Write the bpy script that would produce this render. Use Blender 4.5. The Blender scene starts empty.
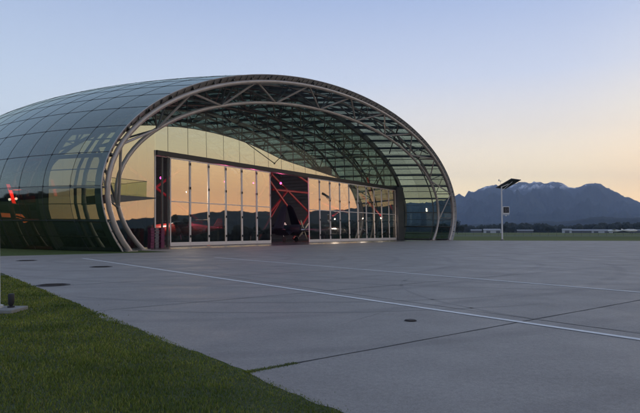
import bpy, bmesh, math, random
import numpy as np
from mathutils import Vector, Matrix
random.seed(7); rng = np.random.default_rng(7)
C = bpy.context.scene.collection
R = math.radians

# ------------------------------------------------------------------ camera
F = 540.0; EYE = 1.7; PITCH = math.atan(25/540)
cam_d = bpy.data.cameras.new('camera'); cam = bpy.data.objects.new('camera', cam_d); C.objects.link(cam)
cam_d.sensor_width = 36; cam_d.lens = 36*F/640; cam_d.clip_start = 0.1; cam_d.clip_end = 40000
cam.location = (0, 0, EYE); cam.rotation_euler = (R(90)+PITCH, 0, 0)
bpy.context.scene.camera = cam

# ------------------------------------------------------------------ sky, sun, exposure
SUN_AZ = R(86); SUN_EL = R(1.5)
world = bpy.data.worlds.new('World'); bpy.context.scene.world = world; world.use_nodes = True
def build_world():
    nt = world.node_tree; n = nt.nodes; l = nt.links; n.clear()
    out = n.new('ShaderNodeOutputWorld'); bg = n.new('ShaderNodeBackground'); l.new(bg.outputs[0], out.inputs[0])
    sky = n.new('ShaderNodeTexSky'); sky.sky_type = 'NISHITA'; sky.sun_disc = False
    sky.sun_elevation = SUN_EL; sky.sun_rotation = SUN_AZ; sky.air_density = 1.0; sky.dust_density = 1.0; sky.ozone_density = 3.0
    tc = n.new('ShaderNodeTexCoord')
    sep = n.new('ShaderNodeSeparateXYZ'); l.new(tc.outputs['Generated'], sep.inputs[0])
    # dusk colours of the air by elevation: towards the afterglow, and away from it
    def ramp(stops):
        r = n.new('ShaderNodeValToRGB'); e = r.color_ramp
        e.elements[0].position = stops[0][0]; e.elements[0].color = (*stops[0][1], 1)
        e.elements[1].position = stops[-1][0]; e.elements[1].color = (*stops[-1][1], 1)
        for p, c in stops[1:-1]:
            k = e.elements.new(p); k.color = (*c, 1)
        l.new(mz.outputs[0], r.inputs[0]); return r
    mz = n.new('ShaderNodeMath'); mz.operation = 'POWER'; mz.use_clamp = True
    cl = n.new('ShaderNodeMath'); cl.operation = 'MAXIMUM'; cl.inputs[1].default_value = 0; l.new(sep.outputs[2], cl.inputs[0])
    l.new(cl.outputs[0], mz.inputs[0]); mz.inputs[1].default_value = 0.5
    glow = ramp([(0, (2.9,1.08,.32)), (.2, (2.65,1.18,.40)), (.33, (1.95,1.12,.46)), (.45, (1.35,1.12,.70)), (.6, (.66,.70,.78)), (1, (.22,.30,.52))])
    mid = ramp([(0, (2.4,1.50,.58)), (.2, (2.15,1.55,.66)), (.3, (1.68,1.34,.76)), (.42, (1.0,.90,.76)), (.52, (.62,.67,.80)), (.63, (.37,.46,.68)), (1, (.20,.25,.36))])
    anti = ramp([(0, (.85,.85,.86)), (.3, (.78,.87,.95)), (.45, (.60,.71,.83)), (.63, (.34,.43,.62)), (1, (.17,.22,.34))])
    dot = n.new('ShaderNodeVectorMath'); dot.operation = 'DOT_PRODUCT'; l.new(tc.outputs['Generated'], dot.inputs[0])
    dot.inputs[1].default_value = (math.sin(SUN_AZ), math.cos(SUN_AZ), 0)
    def mr(a, b):
        m = n.new('ShaderNodeMapRange'); m.interpolation_type = 'SMOOTHSTEP'
        m.inputs['From Min'].default_value = a; m.inputs['From Max'].default_value = b; l.new(dot.outputs['Value'], m.inputs['Value']); return m
    m1 = mr(-.75, .62); m2 = mr(.42, .93)
    x1 = n.new('ShaderNodeMixRGB'); l.new(m1.outputs[0], x1.inputs[0]); l.new(anti.outputs[0], x1.inputs[1]); l.new(mid.outputs[0], x1.inputs[2])
    x2 = n.new('ShaderNodeMixRGB'); l.new(m2.outputs[0], x2.inputs[0]); l.new(x1.outputs[0], x2.inputs[1]); l.new(glow.outputs[0], x2.inputs[2])
    sc = n.new('ShaderNodeMixRGB'); sc.blend_type = 'MULTIPLY'; sc.inputs[0].default_value = 1; sc.inputs[2].default_value = (.05,.05,.05,1)
    l.new(sky.outputs[0], sc.inputs[1])
    mx = n.new('ShaderNodeMixRGB'); mx.inputs[0].default_value = .85; l.new(sc.outputs[0], mx.inputs[1]); l.new(x2.outputs[0], mx.inputs[2])
    l.new(mx.outputs[0], bg.inputs[0]); bg.inputs[1].default_value = 1.1
build_world()
sun_d = bpy.data.lights.new('sun', 'SUN'); sun = bpy.data.objects.new('sun', sun_d); C.objects.link(sun)
sun_d.energy = 0.6; sun_d.angle = R(1); sun_d.color = (1, .72, .50)
sun.rotation_euler = Vector((math.sin(SUN_AZ)*math.cos(SUN_EL), math.cos(SUN_AZ)*math.cos(SUN_EL), math.sin(SUN_EL))).to_track_quat('Z', 'Y').to_euler()
vs = bpy.context.scene.view_settings
vs.view_transform = 'Standard'; vs.look = 'None'; vs.exposure = 0.48; vs.gamma = 1; vs.use_curve_mapping = False
cy = bpy.context.scene.cycles
cy.max_bounces = 8; cy.transparent_max_bounces = 24; cy.glossy_bounces = 4; cy.diffuse_bounces = 3; cy.volume_bounces = 0
cy.caustics_reflective = False; cy.caustics_refractive = False; cy.sample_clamp_indirect = 4

# ------------------------------------------------------------------ frames of reference
A = math.atan(383/540)
D = Vector((math.sin(A), math.cos(A), 0)); N = Vector((-math.cos(A), math.sin(A), 0))
F0 = Vector((-16.21, 46.077, 0)); HALL_ROT = math.atan2(D.y, D.x)
td = Vector((.615, -.789, 0)).normalized(); ve = Vector((-td.y, td.x, 0))   # paving grid
def hall(u, s, z=0): return F0 + D*u + N*s + Vector((0, 0, z))
def tv(t, v, z=0): return td*t + ve*v + Vector((0, 0, z))
def polar(px, dist, z=0):
    a = math.atan((px-320)/F); return Vector((math.sin(a)*dist, math.cos(a)*dist, z))

# ------------------------------------------------------------------ materials
def mat(name): 
    m = bpy.data.materials.new(name); m.use_nodes = True; return m
def pbr(name, col, rough=.5, metal=0, noise=0, scale=5, bump=0, col2=None, spec=.5, emit=None, estr=0):
    m = mat(name); nt = m.node_tree; b = nt.nodes['Principled BSDF']
    b.inputs['Base Color'].default_value = (*col, 1); b.inputs['Roughness'].default_value = rough; b.inputs['Metallic'].default_value = metal
    b.inputs['Specular IOR Level'].default_value = spec
    if emit: b.inputs['Emission Color'].default_value = (*emit, 1); b.inputs['Emission Strength'].default_value = estr
    if noise or bump:
        tc = nt.nodes.new('ShaderNodeTexCoord'); t = nt.nodes.new('ShaderNodeTexNoise'); t.inputs['Scale'].default_value = scale; t.inputs['Detail'].default_value = 6
        nt.links.new(tc.outputs['Object'], t.inputs['Vector'])
        if noise:
            r = nt.nodes.new('ShaderNodeMixRGB'); c2 = col2 or tuple(c*(1-noise) for c in col)
            r.inputs[1].default_value = (*c2, 1); r.inputs[2].default_value = (*[min(1, c*(1+noise*.5)) for c in col], 1)
            nt.links.new(t.outputs[0], r.inputs[0]); nt.links.new(r.outputs[0], b.inputs['Base Color'])
        if bump:
            bp = nt.nodes.new('ShaderNodeBump'); bp.inputs['Strength'].default_value = bump; bp.inputs['Distance'].default_value = .02
            nt.links.new(t.outputs[0], bp.inputs['Height']); nt.links.new(bp.outputs[0], b.inputs['Normal'])
    return m
def glass(name, trans, gloss, base, power, rough=.02, wav=0, wscale=.4, vary=.25):
    """thin tinted glazing: clear tint plus a coating reflection that rises at grazing angles"""
    m = mat(name); nt = m.node_tree; n = nt.nodes; l = nt.links; n.clear()
    out = n.new('ShaderNodeOutputMaterial'); mix = n.new('ShaderNodeMixShader'); tr = n.new('ShaderNodeBsdfTransparent'); gl = n.new('ShaderNodeBsdfGlossy')
    gl.inputs['Roughness'].default_value = rough; gl.inputs['Color'].default_value = (*gloss, 1)
    geo = n.new('ShaderNodeNewGeometry'); mr = n.new('ShaderNodeMapRange'); mr.inputs['To Min'].default_value = 1-vary; mr.inputs['To Max'].default_value = 1
    l.new(geo.outputs['Random Per Island'], mr.inputs['Value'])
    mu = n.new('ShaderNodeMixRGB'); mu.blend_type = 'MULTIPLY'; mu.inputs[0].default_value = 1; mu.inputs[1].default_value = (*trans, 1)
    l.new(mr.outputs[0], mu.inputs[2]); l.new(mu.outputs[0], tr.inputs['Color'])
    lw = n.new('ShaderNodeLayerWeight'); lw.inputs['Blend'].default_value = .5
    pw = n.new('ShaderNodeMath'); pw.operation = 'POWER'; pw.inputs[1].default_value = power; l.new(lw.outputs['Facing'], pw.inputs[0])
    mm = n.new('ShaderNodeMapRange'); mm.inputs['To Min'].default_value = base; mm.inputs['To Max'].default_value = .95; l.new(pw.outputs[0], mm.inputs['Value'])
    l.new(mm.outputs[0], mix.inputs[0]); l.new(tr.outputs[0], mix.inputs[1]); l.new(gl.outputs[0], mix.inputs[2]); l.new(mix.outputs[0], out.inputs[0])
    if wav:
        tc = n.new('ShaderNodeTexCoord'); t = n.new('ShaderNodeTexNoise'); t.inputs['Scale'].default_value = wscale; t.inputs['Detail'].default_value = 1
        l.new(tc.outputs['Object'], t.inputs['Vector']); bp = n.new('ShaderNodeBump'); bp.inputs['Strength'].default_value = 1; bp.inputs['Distance'].default_value = wav
        l.new(t.outputs[0], bp.inputs['Height']); l.new(bp.outputs[0], gl.inputs['Normal'])
    return m
M = {}
M['shell_glass'] = glass('tinted_shell_glass', (.34,.43,.38), (.60,.67,.61), .085, 2.3, .05, .004, .35, .35)
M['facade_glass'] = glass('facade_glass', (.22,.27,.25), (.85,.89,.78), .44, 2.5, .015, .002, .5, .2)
M['dark_reflection_glass'] = glass('upper_facade_glass_dark_reflection', (.52,.62,.58), (.50,.58,.58), .03, 4.5, .02, .002, .5, .3)  # same facade wall; the dark part of its reflection is set into this glass
M['door_glass'] = glass('door_glass', (.50,.50,.50), (.98,.92,.76), .50, 2.5, .015, .0025, .5, .1)
M['rail_glass'] = glass('railing_glass', (.75,.85,.72), (.8,.9,.7), .05, 4, .02)
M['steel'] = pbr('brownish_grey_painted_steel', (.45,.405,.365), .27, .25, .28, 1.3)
M['steel_dark'] = pbr('dark_grey_and_shaded_steel', (.09,.10,.10), .45, 0, .2, 3)  # own dark grey; also carries the shade of the rear truss braces
M['seam'] = pbr('black_glazing_joint', (.045,.05,.052), .6)
M['lip'] = pbr('grey_edge_cladding', (.40,.39,.38), .4, 0, .25, 2)
M['frame'] = pbr('pale_door_frame_paint', (.80,.72,.67), .45, 0, .1, 4)
M['fascia'] = pbr('dark_fascia_metal', (.022,.02,.02), .5)
M['pillar'] = pbr('dark_grey_pillar_cladding', (.07,.07,.075), .5, 0, .2, 2)
M['red'] = pbr('red_lit_and_red_painted_steel', (.34,.025,.04), .45, 0, .2, 2)  # red paint on the tower bands; on the beams, red light put into colour
M['darkwall'] = pbr('dark_interior_cladding', (.075,.075,.088), .7, 0, .2, 1)
M['black'] = pbr('matt_black', (.015,.015,.017), .6)
M['rubber'] = pbr('tyre_rubber', (.02,.02,.02), .8)
M['navy'] = pbr('dark_navy_aircraft_paint', (.012,.014,.024), .35, 0, .3, 2)
M['maroon'] = pbr('dark_red_aircraft_paint', (.30,.03,.03), .3, 0, .2, 2)
M['silver'] = pbr('polished_aluminium', (.30,.31,.33), .25, 1, .1, 2)
M['canopy'] = pbr('dark_canopy_glass', (.02,.03,.04), .08)
M['white'] = pbr('white_paint', (.72,.72,.70), .45, 0, .08, 3)
M['mast'] = pbr('white_mast_paint', (.62,.64,.60), .4, 0, .15, 3)
M['concrete'] = pbr('weathered_concrete', (.24,.24,.22), .85, 0, .35, 6, .4)
M['iron'] = pbr('rusty_cast_iron', (.045,.038,.035), .7, .3, .5, 20, .5)
M['purple'] = pbr('purple_plastic', (.16,.02,.08), .5, 0, .2, 4)
M['greyplastic'] = pbr('grey_plastic', (.16,.15,.17), .5, 0, .2, 4)
M['solar'] = pbr('solar_panel_backing', (.03,.035,.04), .4, 0, .2, 3)
M['lamp_white'] = pbr('lit_white_bulb', (1,1,1), .5, emit=(1,.85,.7), estr=2)
M['lamp_pink'] = pbr('lit_magenta_bulb', (1,.2,.5), .5, emit=(1,.05,.35), estr=3.5)
M['lamp_red'] = pbr('lit_red_panel', (.8,.05,.03), .5, emit=(1,.035,.02), estr=1.1)
M['lamp_amber'] = pbr('lit_amber_edge', (.8,.3,.1), .5, emit=(1,.18,.06), estr=.5)
M['bark'] = pbr('bark', (.05,.04,.03), .9)
M['leaf'] = pbr('dark_green_foliage', (.022,.032,.018), .9, 0, .5, .3)  # dark green, tone varied by noise
M['wood_far'] = pbr('distant_woodland', (.020,.028,.020), .95, 0, .4, .02)
M['farwall'] = pbr('pale_shed_cladding', (.45,.46,.48), .7)
M['farroof'] = pbr('light_grey_metal_roof', (.22,.23,.25), .5)
M['fargrey'] = pbr('dull_building_wall', (.10,.10,.11), .8)

# ------------------------------------------------------------------ mesh helpers
class MB:
    def __init__(s): s.v = []; s.f = []
    def add(s, vs, fs):
        b = len(s.v); s.v += [tuple(p) for p in vs]; s.f += [tuple(i+b for i in f) for f in fs]; return s
    def box(s, x0, x1, y0, y1, z0, z1):
        return s.add([(x0,y0,z0),(x1,y0,z0),(x1,y1,z0),(x0,y1,z0),(x0,y0,z1),(x1,y0,z1),(x1,y1,z1),(x0,y1,z1)],
                     [(0,3,2,1),(4,5,6,7),(0,1,5,4),(1,2,6,5),(2,3,7,6),(3,0,4,7)])
    def tube(s, pts, r, n=8, closed_ends=True, up=None):
        pts = [Vector(p) for p in pts]; rs = r if hasattr(r, '__len__') else [r]*len(pts)
        vs = []; prev = None
        for i, p in enumerate(pts):
            t = (pts[min(i+1, len(pts)-1)] - pts[max(i-1, 0)]).normalized()
            if prev is None:
                a = Vector((0,0,1)) if abs(t.z) < .9 else Vector((1,0,0))
                x = t.cross(a).normalized()
            else: x = (prev - t*prev.dot(t)).normalized()
            prev = x; y = t.cross(x)
            for k in range(n):
                q = 2*math.pi*k/n; vs.append(p + (x*math.cos(q) + y*math.sin(q))*rs[i])
        fs = []
        for i in range(len(pts)-1):
            for k in range(n): fs.append((i*n+k, i*n+(k+1)%n, (i+1)*n+(k+1)%n, (i+1)*n+k))
        if closed_ends: fs.append(tuple(range(n))[::-1]); fs.append(tuple((len(pts)-1)*n+k for k in range(n)))
        return s.add(vs, fs)
    def bar(s, pts, nrm, w, h):
        """rectangular section swept along pts; nrm = list of depth directions"""
        pts = [Vector(p) for p in pts]; vs = []
        for i, p in enumerate(pts):
            t = (pts[min(i+1, len(pts)-1)] - pts[max(i-1, 0)]).normalized(); nn = Vector(nrm[i]).normalized(); x = t.cross(nn).normalized()
            for a, b in ((-1,0),(1,0),(1,1),(-1,1)): vs.append(p + x*(a*w/2) + nn*(b*h))
        fs = [(0,1,2,3), tuple((len(pts)-1)*4+k for k in (3,2,1,0))]
        for i in range(len(pts)-1):
            for k in range(4): fs.append((i*4+k, (i+1)*4+k, (i+1)*4+(k+1)%4, i*4+(k+1)%4))
        return s.add(vs, fs)
    def prism(s, poly, thick, axis=(0,0,1)):
        a = Vector(axis)*thick; n = len(poly); vs = [Vector(p) for p in poly] + [Vector(p)+a for p in poly]
        return s.add(vs, [tuple(range(n))[::-1], tuple(range(n, 2*n))] + [(i, (i+1)%n, n+(i+1)%n, n+i) for i in range(n)])
    def loft(s, rings):
        n = len(rings[0]); vs = [p for r in rings for p in r]; fs = [tuple(range(n))[::-1], tuple((len(rings)-1)*n+k for k in range(n))]
        for i in range(len(rings)-1):
            for k in range(n): fs.append((i*n+k, i*n+(k+1)%n, (i+1)*n+(k+1)%n, (i+1)*n+k))
        return s.add(vs, fs)
    def build(s, name, m, parent=None, smooth=False, bevel=0):
        me = bpy.data.meshes.new(name); me.from_pydata(s.v, [], s.f); me.validate(); me.update()
        me.materials.append(m)
        if smooth:
            me.polygons.foreach_set('use_smooth', [True]*len(me.polygons))
            try: me.set_sharp_from_angle(angle=R(40))
            except Exception: pass
        o = bpy.data.objects.new(name, me); C.objects.link(o)
        if parent: o.parent = parent
        if bevel:
            b = o.modifiers.new('bevel', 'BEVEL'); b.width = bevel; b.segments = 2; b.limit_method = 'ANGLE'
        return o
def tag(o, label=None, cat=None, group=None, kind=None):
    if label: o['label'] = label
    if cat: o['category'] = cat
    if group: o['group'] = group
    if kind: o['kind'] = kind
    return o
def empty(name, loc, rz, label, cat, group=None):
    o = bpy.data.objects.new(name, None); C.objects.link(o); o.location = loc; o.rotation_euler = (0,0,rz); o.empty_display_size = .5
    return tag(o, label, cat, group)
def dup(root, loc=None, rz=None, label=None, mesh_parts=True):
    r = root.copy(); C.objects.link(r)
    if loc is not None: r.location = loc
    if rz is not None: r.rotation_euler = (0,0,rz)
    if label: r['label'] = label
    for ch in list(root.children):
        c = ch.copy(); C.objects.link(c); c.parent = r
        for g in list(ch.children):
            d = g.copy(); C.objects.link(d); d.parent = c
    return r
def np_mesh(name, V, Fc, m, smooth=False):
    me = bpy.data.meshes.new(name); k = Fc.shape[1]
    me.vertices.add(len(V)); me.vertices.foreach_set('co', V.astype(np.float32).ravel())
    me.loops.add(Fc.size); me.loops.foreach_set('vertex_index', Fc.astype(np.int32).ravel())
    me.polygons.add(len(Fc)); me.polygons.foreach_set('loop_start', np.arange(0, Fc.size, k, dtype=np.int32)); me.polygons.foreach_set('loop_total', np.full(len(Fc), k, dtype=np.int32))
    if smooth: me.polygons.foreach_set('use_smooth', np.ones(len(Fc), dtype=bool))
    me.update(calc_edges=True); me.validate(); me.materials.append(m)
    o = bpy.data.objects.new(name, me); C.objects.link(o); return o

# ------------------------------------------------------------------ ground
def ground_mats():
    # apron: grey-blue airfield concrete with stains, tyre arcs and fine grain
    m = mat('apron_concrete'); nt = m.node_tree; n = nt.nodes; l = nt.links; b = n['Principled BSDF']; b.inputs['Roughness'].default_value = .62
    tc = n.new('ShaderNodeTexCoord')
    def noise(scale, detail=5, rough=.6, dist=0):
        t = n.new('ShaderNodeTexNoise'); t.inputs['Scale'].default_value = scale; t.inputs['Detail'].default_value = detail; t.inputs['Roughness'].default_value = rough; t.inputs['Distortion'].default_value = dist
        l.new(tc.outputs['Object'], t.inputs['Vector']); return t
    def ramp(src, p0, c0, p1, c1):
        r = n.new('ShaderNodeValToRGB'); r.color_ramp.elements[0].position = p0; r.color_ramp.elements[0].color = (*c0, 1); r.color_ramp.elements[1].position = p1; r.color_ramp.elements[1].color = (*c1, 1)
        l.new(src, r.inputs[0]); return r
    def mul(a, c, f=1):
        x = n.new('ShaderNodeMixRGB'); x.blend_type = 'MULTIPLY'; x.inputs[0].default_value = f; l.new(a, x.inputs[1]); l.new(c, x.inputs[2]); return x.outputs[0]
    base = ramp(noise(.12, 6).outputs[0], .3, (.240,.222,.200), .7, (.300,.279,.252)).outputs[0]
    base = mul(base, ramp(noise(.9, 6, .7).outputs[0], .3, (.88,.88,.88), .65, (1.04,1.04,1.04)).outputs[0])
    base = mul(base, ramp(noise(60, 3, .8).outputs[0], .3, (.72,.72,.72), .7, (1.2,1.2,1.2)).outputs[0])
    base = mul(base, ramp(noise(14, 4, .8).outputs[0], .32, (.8,.8,.8), .6, (1.05,1.05,1.05)).outputs[0])
    # tyre arcs
    wv = n.new('ShaderNodeTexWave'); wv.wave_type = 'RINGS'; wv.rings_direction = 'Z'; wv.inputs['Scale'].default_value = .09; wv.inputs['Distortion'].default_value = 2.5; wv.inputs['Detail'].default_value = 1
    mp = n.new('ShaderNodeMapping'); mp.inputs['Location'].default_value = (9, -34, 0); l.new(tc.outputs['Object'], mp.inputs['Vector']); l.new(mp.outputs[0], wv.inputs['Vector'])
    base = mul(base, ramp(wv.outputs['Fac'], .0, (.86,.86,.87), .06, (1,1,1)).outputs[0])
    l.new(base, b.inputs['Base Color'])
    bp = n.new('ShaderNodeBump'); bp.inputs['Strength'].default_value = .5; bp.inputs['Distance'].default_value = .006; l.new(noise(45, 6, .8).outputs[0], bp.inputs['Height']); l.new(bp.outputs[0], b.inputs['Normal'])
    rr = ramp(noise(.5, 5).outputs[0], .35, (.5,.5,.5), .7, (.75,.75,.75)); l.new(rr.outputs[0], b.inputs['Roughness'])
    M['apron'] = m
    g = mat('grass_ground'); nt = g.node_tree; n = nt.nodes; l = nt.links; b = n['Principled BSDF']; b.inputs['Roughness'].default_value = .95; b.inputs['Specular IOR Level'].default_value = .1
    tc = n.new('ShaderNodeTexCoord')
    t1 = noise_ = n.new('ShaderNodeTexNoise'); t1.inputs['Scale'].default_value = .01; t1.inputs['Detail'].default_value = 8; l.new(tc.outputs['Object'], t1.inputs['Vector'])
    t2 = n.new('ShaderNodeTexNoise'); t2.inputs['Scale'].default_value = 3; t2.inputs['Detail'].default_value = 8; l.new(tc.outputs['Object'], t2.inputs['Vector'])
    r1 = n.new('ShaderNodeValToRGB'); r1.color_ramp.elements[0].position = .35; r1.color_ramp.elements[0].color = (.070,.100,.030,1); r1.color_ramp.elements[1].position = .65; r1.color_ramp.elements[1].color = (.125,.150,.048,1)
    l.new(t1.outputs[0], r1.inputs[0])
    r2 = n.new('ShaderNodeValToRGB'); r2.color_ramp.elements[0].position = .3; r2.color_ramp.elements[0].color = (.6,.6,.6,1); r2.color_ramp.elements[1].position = .7; r2.color_ramp.elements[1].color = (1.2,1.2,1.1,1)
    l.new(t2.outputs[0], r2.inputs[0]); x = n.new('ShaderNodeMixRGB'); x.blend_type = 'MULTIPLY'; x.inputs[0].default_value = 1; l.new(r1.outputs[0], x.inputs[1]); l.new(r2.outputs[0], x.inputs[2]); l.new(x.outputs[0], b.inputs['Base Color'])
    M['grass'] = g
    s = pbr('lawn_soil', (.050,.066,.018), .95, 0, .6, 12, 1.0); M['soil'] = s
    bl = mat('grass_blade'); nt = bl.node_tree; n = nt.nodes; l = nt.links; b = n['Principled BSDF']; b.inputs['Roughness'].default_value = .8; b.inputs['Specular IOR Level'].default_value = .08
    geo = n.new('ShaderNodeNewGeometry'); r1 = n.new('ShaderNodeValToRGB'); e = r1.color_ramp
    e.elements[0].position = 0; e.elements[0].color = (.095,.138,.026,1); e.elements[1].position = 1; e.elements[1].color = (.27,.25,.10,1)
    k = e.elements.new(.5); k.color = (.160,.210,.045,1); k = e.elements.new(.88); k.color = (.25,.27,.075,1)
    l.new(geo.outputs['Random Per Island'], r1.inputs[0])
    t = n.new('ShaderNodeTexNoise'); t.inputs['Scale'].default_value = .8; t.inputs['Detail'].default_value = 5; tc = n.new('ShaderNodeTexCoord'); l.new(tc.outputs['Object'], t.inputs['Vector'])
    r2 = n.new('ShaderNodeValToRGB'); r2.color_ramp.elements[0].position = .33; r2.color_ramp.elements[0].color = (.55,.62,.55,1); r2.color_ramp.elements[1].position = .68; r2.color_ramp.elements[1].color = (1.25,1.15,1.0,1); l.new(t.outputs[0], r2.inputs[0])
    x = n.new('ShaderNodeMixRGB'); x.blend_type = 'MULTIPLY'; x.inputs[0].default_value = 1; l.new(r1.outputs[0], x.inputs[1]); l.new(r2.outputs[0], x.inputs[2]); l.new(x.outputs[0], b.inputs['Base Color'])
    M['blade'] = bl
    p = pbr('worn_white_line_paint', (.72,.72,.70), .7, 0, .3, 9); M['line'] = p
ground_mats()
fld = MB()
fld.add([(-14000,-14000,0),(14000,-14000,0),(14000,14000,0),(-14000,14000,0)], [(0,1,2,3)])
tag(fld.build('field', M['grass']), kind='structure')
VEDGE = 3.35
def P3(v, z): return (v.x, v.y, z)
ap = [tv(60, VEDGE), tv(60, 420), Vector((420, 60, 0)), Vector((57.3, 96.9, 0)), Vector((26.3, 100.9, 0)), hall(72.5, 1.0), hall(60, 2), hall(30, 2), hall(2, 2), tv(-43.3, 18), tv(-43.3, VEDGE)]
# irregular lawn edge
edge = []
t = -43.0
while t < 30:
    j = (random.random()-.5)*.05 + .04*math.sin(t*1.7)
    if -11.9 < t < -9.6: j -= .20*math.sin((t+11.9)/2.3*math.pi)
    edge.append(tv(t, VEDGE+j)); t += .17 if t > -25 else .6
apb = MB()
for i in range(len(edge)-1):
    t0, t1 = -43+(i*.17 if False else 0), 0
    p, q = edge[i], edge[i+1]; tp, tq = p.dot(td), q.dot(td)
    apb.add([P3(p, .004), P3(q, .004), P3(tv(tq, 4.2), .004), P3(tv(tp, 4.2), .004)], [(0,1,2,3)])
Z_ = lambda L: [P3(p, .004) for p in L]
t9 = edge[-1].dot(td)
apb.add(Z_([tv(-43.0, 4.2), tv(t9, 4.2), tv(t9, 40), tv(-20, 40), hall(30, 2), hall(2, 2), tv(-43.0, 18)]), [tuple(range(7))])
apb.add(Z_([hall(30, 2), tv(-20, 40), Vector((57.3, 96.9, 0)), Vector((26.3, 100.9, 0)), hall(72.5, 1), hall(60, 2)]), [tuple(range(6))])
apb.add(Z_([tv(-20, 40), tv(t9, 40), Vector((420, 0, 0)), Vector((420, 60, 0)), Vector((57.3, 96.9, 0))]), [tuple(range(5))])
apo = apb.build('apron', M['apron']); tag(apo, kind='structure')
def strip(name, a, b, w, z, m, n=1, jit=0):
    d = (b-a); L = d.length; d.normalize(); p = Vector((-d.y, d.x, 0)); mb = MB(); vs = []
    for i in range(n+1):
        q = a + d*(L*i/n)
        vs += [P3(q+p*(w/2+(random.random()-.5)*jit), z), P3(q-p*(w/2+(random.random()-.5)*jit), z)]
    mb.add(vs, [(2*i, 2*i+1, 2*i+3, 2*i+2) for i in range(n)])
    return mb.build(name, m)
M['joint'] = pbr('tar_filled_joint', (.030,.030,.032), .8)
jn = MB()
def addj(a, b, w, n=60):
    d = (b-a); L = d.length; d.normalize(); p = Vector((-d.y, d.x, 0)); vs = []; off = 0
    for i in range(n+1):
        q = a + d*(L*i/n); off = off*.7 + (random.random()-.5)*.012; ww = w*(.6+.8*random.random())
        vs += [P3(q+p*(ww/2+off), .008), P3(q-p*(ww/2-off), .008)]
    jn.add(vs, [(2*i, 2*i+1, 2*i+3, 2*i+2) for i in range(n)])
for k, tt in enumerate((-5.75, -12.1, -18.4, -24.9, -31.2, -37.3)):
    addj(tv(tt, VEDGE+.02), tv(tt, 62), .034 if k < 1 else .022, 160)
jo = jn.build('paving_joints', M['joint']); tag(jo, kind='structure')
M['tyre_mark'] = pbr('faint_tyre_rubber_mark', (.222,.208,.190), .6, 0, .2, 4)
def tyre_arc(c, r, a0, a1, w):
    mb = MB(); vs = []; n = 70
    for i in range(n+1):
        a = R(a0+(a1-a0)*i/n); ww = w*(.75+.25*math.sin(i*.7))*min(1, min(i, n-i)/8+.05)
        for q in (r-ww/2, r+ww/2): vs.append((c[0]+q*math.cos(a), c[1]+q*math.sin(a), .0065))
    ok = [Vector(q).dot(ve) > VEDGE+.25 for q in vs]
    mb.add(vs, [(2*i, 2*i+1, 2*i+3, 2*i+2) for i in range(n) if ok[2*i] and ok[2*i+1] and ok[2*i+2] and ok[2*i+3]]); tag(mb.build('tyre_marks', M['tyre_mark']), kind='structure')
for c, r, a0, a1, w in (((-1, 26), 13.0, 200, 300, .16), ((-1, 26), 14.6, 205, 296, .15), ((9, 33), 15.5, 195, 290, .14), ((9, 33), 17.1, 198, 285, .14), ((3, 40), 24, 215, 262, .16), ((12, 16), 9.5, 150, 235, .12)): tyre_arc(c, r, a0, a1, w)
M['crack'] = pbr('hairline_crack', (.07,.066,.06), .9)
for (t0, v0, ang, L) in ((-7.5, 6.2, 1.1, 2.6), (-3.2, 8.4, .4, 1.8), (-10.4, 12.3, 2.3, 3.2), (-16, 6.4, .9, 2.4), (-4.6, 13.2, 1.8, 2.0)):
    p = tv(t0, v0, 0); pts = [p.copy()]; a = ang
    for i in range(26):
        a += (random.random()-.5)*.7; a += (ang-a)*.2; p = p + Vector((math.cos(a), math.sin(a), 0))*(L/26); pts.append(p.copy())
    vs = []
    for i, q in enumerate(pts):
        d = (pts[min(i+1, 26)]-pts[max(i-1, 0)]).normalized(); nn = Vector((-d.y, d.x, 0)); w = .0035*(1-abs(i/13-1)*.7)
        vs += [P3(q+nn*w, .0075), P3(q-nn*w, .0075)]
    mb = MB(); mb.add(vs, [(2*i, 2*i+1, 2*i+3, 2*i+2) for i in range(26)]); tag(mb.build('paving_crack', M['crack']), kind='structure')
# hairline longitudinal joints
jn = MB()
for vv in (9.75, 22.4, 28.8): addj(tv(-36, vv), tv(25, vv), .018, 80)
tag(jn.build('paving_joints', M['joint']), kind='structure')
for (t0, t1, v) in ((-36.3, 30, 9.22), (-32.2, 30, 16.35)):
    o = strip('painted_line', tv(t0, v), tv(t1, v), .15, .012, M['line'], 240, .012); tag(o, kind='structure')
# tarred strip along the worn edge notch
# hall floor
fl = MB(); pl = []
for s in np.arange(2.0, 74, 3.0): pl.append((float(s),))
def g_(s): return 1+.003*s-.0001*s*s
def gb_(s): return 1+.010*s-.0001*s*s

# ------------------------------------------------------------------ the glass hall
CU, CH = 35.5, 5.2
def ring_ab(s, off): return 38.5*g_(s)-off, 16.1*gb_(s)-off
_cache = {}
def ring_table(s, off):
    k = (round(s, 3), round(off, 3))
    if k in _cache: return _cache[k]
    a, b = ring_ab(s, off); t0 = -math.asin(min(1, CH/b)); T = np.linspace(t0, math.pi-t0, 721)
    P = np.stack([CU-a*np.cos(T), np.full_like(T, s), CH+b*np.sin(T)], 1)
    L = np.concatenate([[0], np.cumsum(np.linalg.norm(np.diff(P, axis=0), axis=1))]); L /= L[-1]
    _cache[k] = (P, L, T, a, b); return _cache[k]
def rp(s, off, f):
    P, L, T, a, b = ring_table(s, off); return Vector([float(np.interp(f, L, P[:, i])) for i in range(3)])
def rn(s, off, f):
    """inward normal in the ring plane"""
    P, L, T, a, b = ring_table(s, off); t = float(np.interp(f, L, T)); return Vector((math.cos(t)/a, 0, -math.sin(t)/b)).normalized()
hallo = empty('glass_hangar', F0, HALL_ROT, 'large elliptical glass and steel aircraft hangar with open arched front', 'hangar')
a_, b_ = ring_ab(3, 0)
fpl = []
S_ = [2.0+3*i for i in range(25)]
for s in S_: fpl.append(rp(s, .3, 0))
for s in reversed(S_): fpl.append(rp(s, .3, 1))
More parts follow.
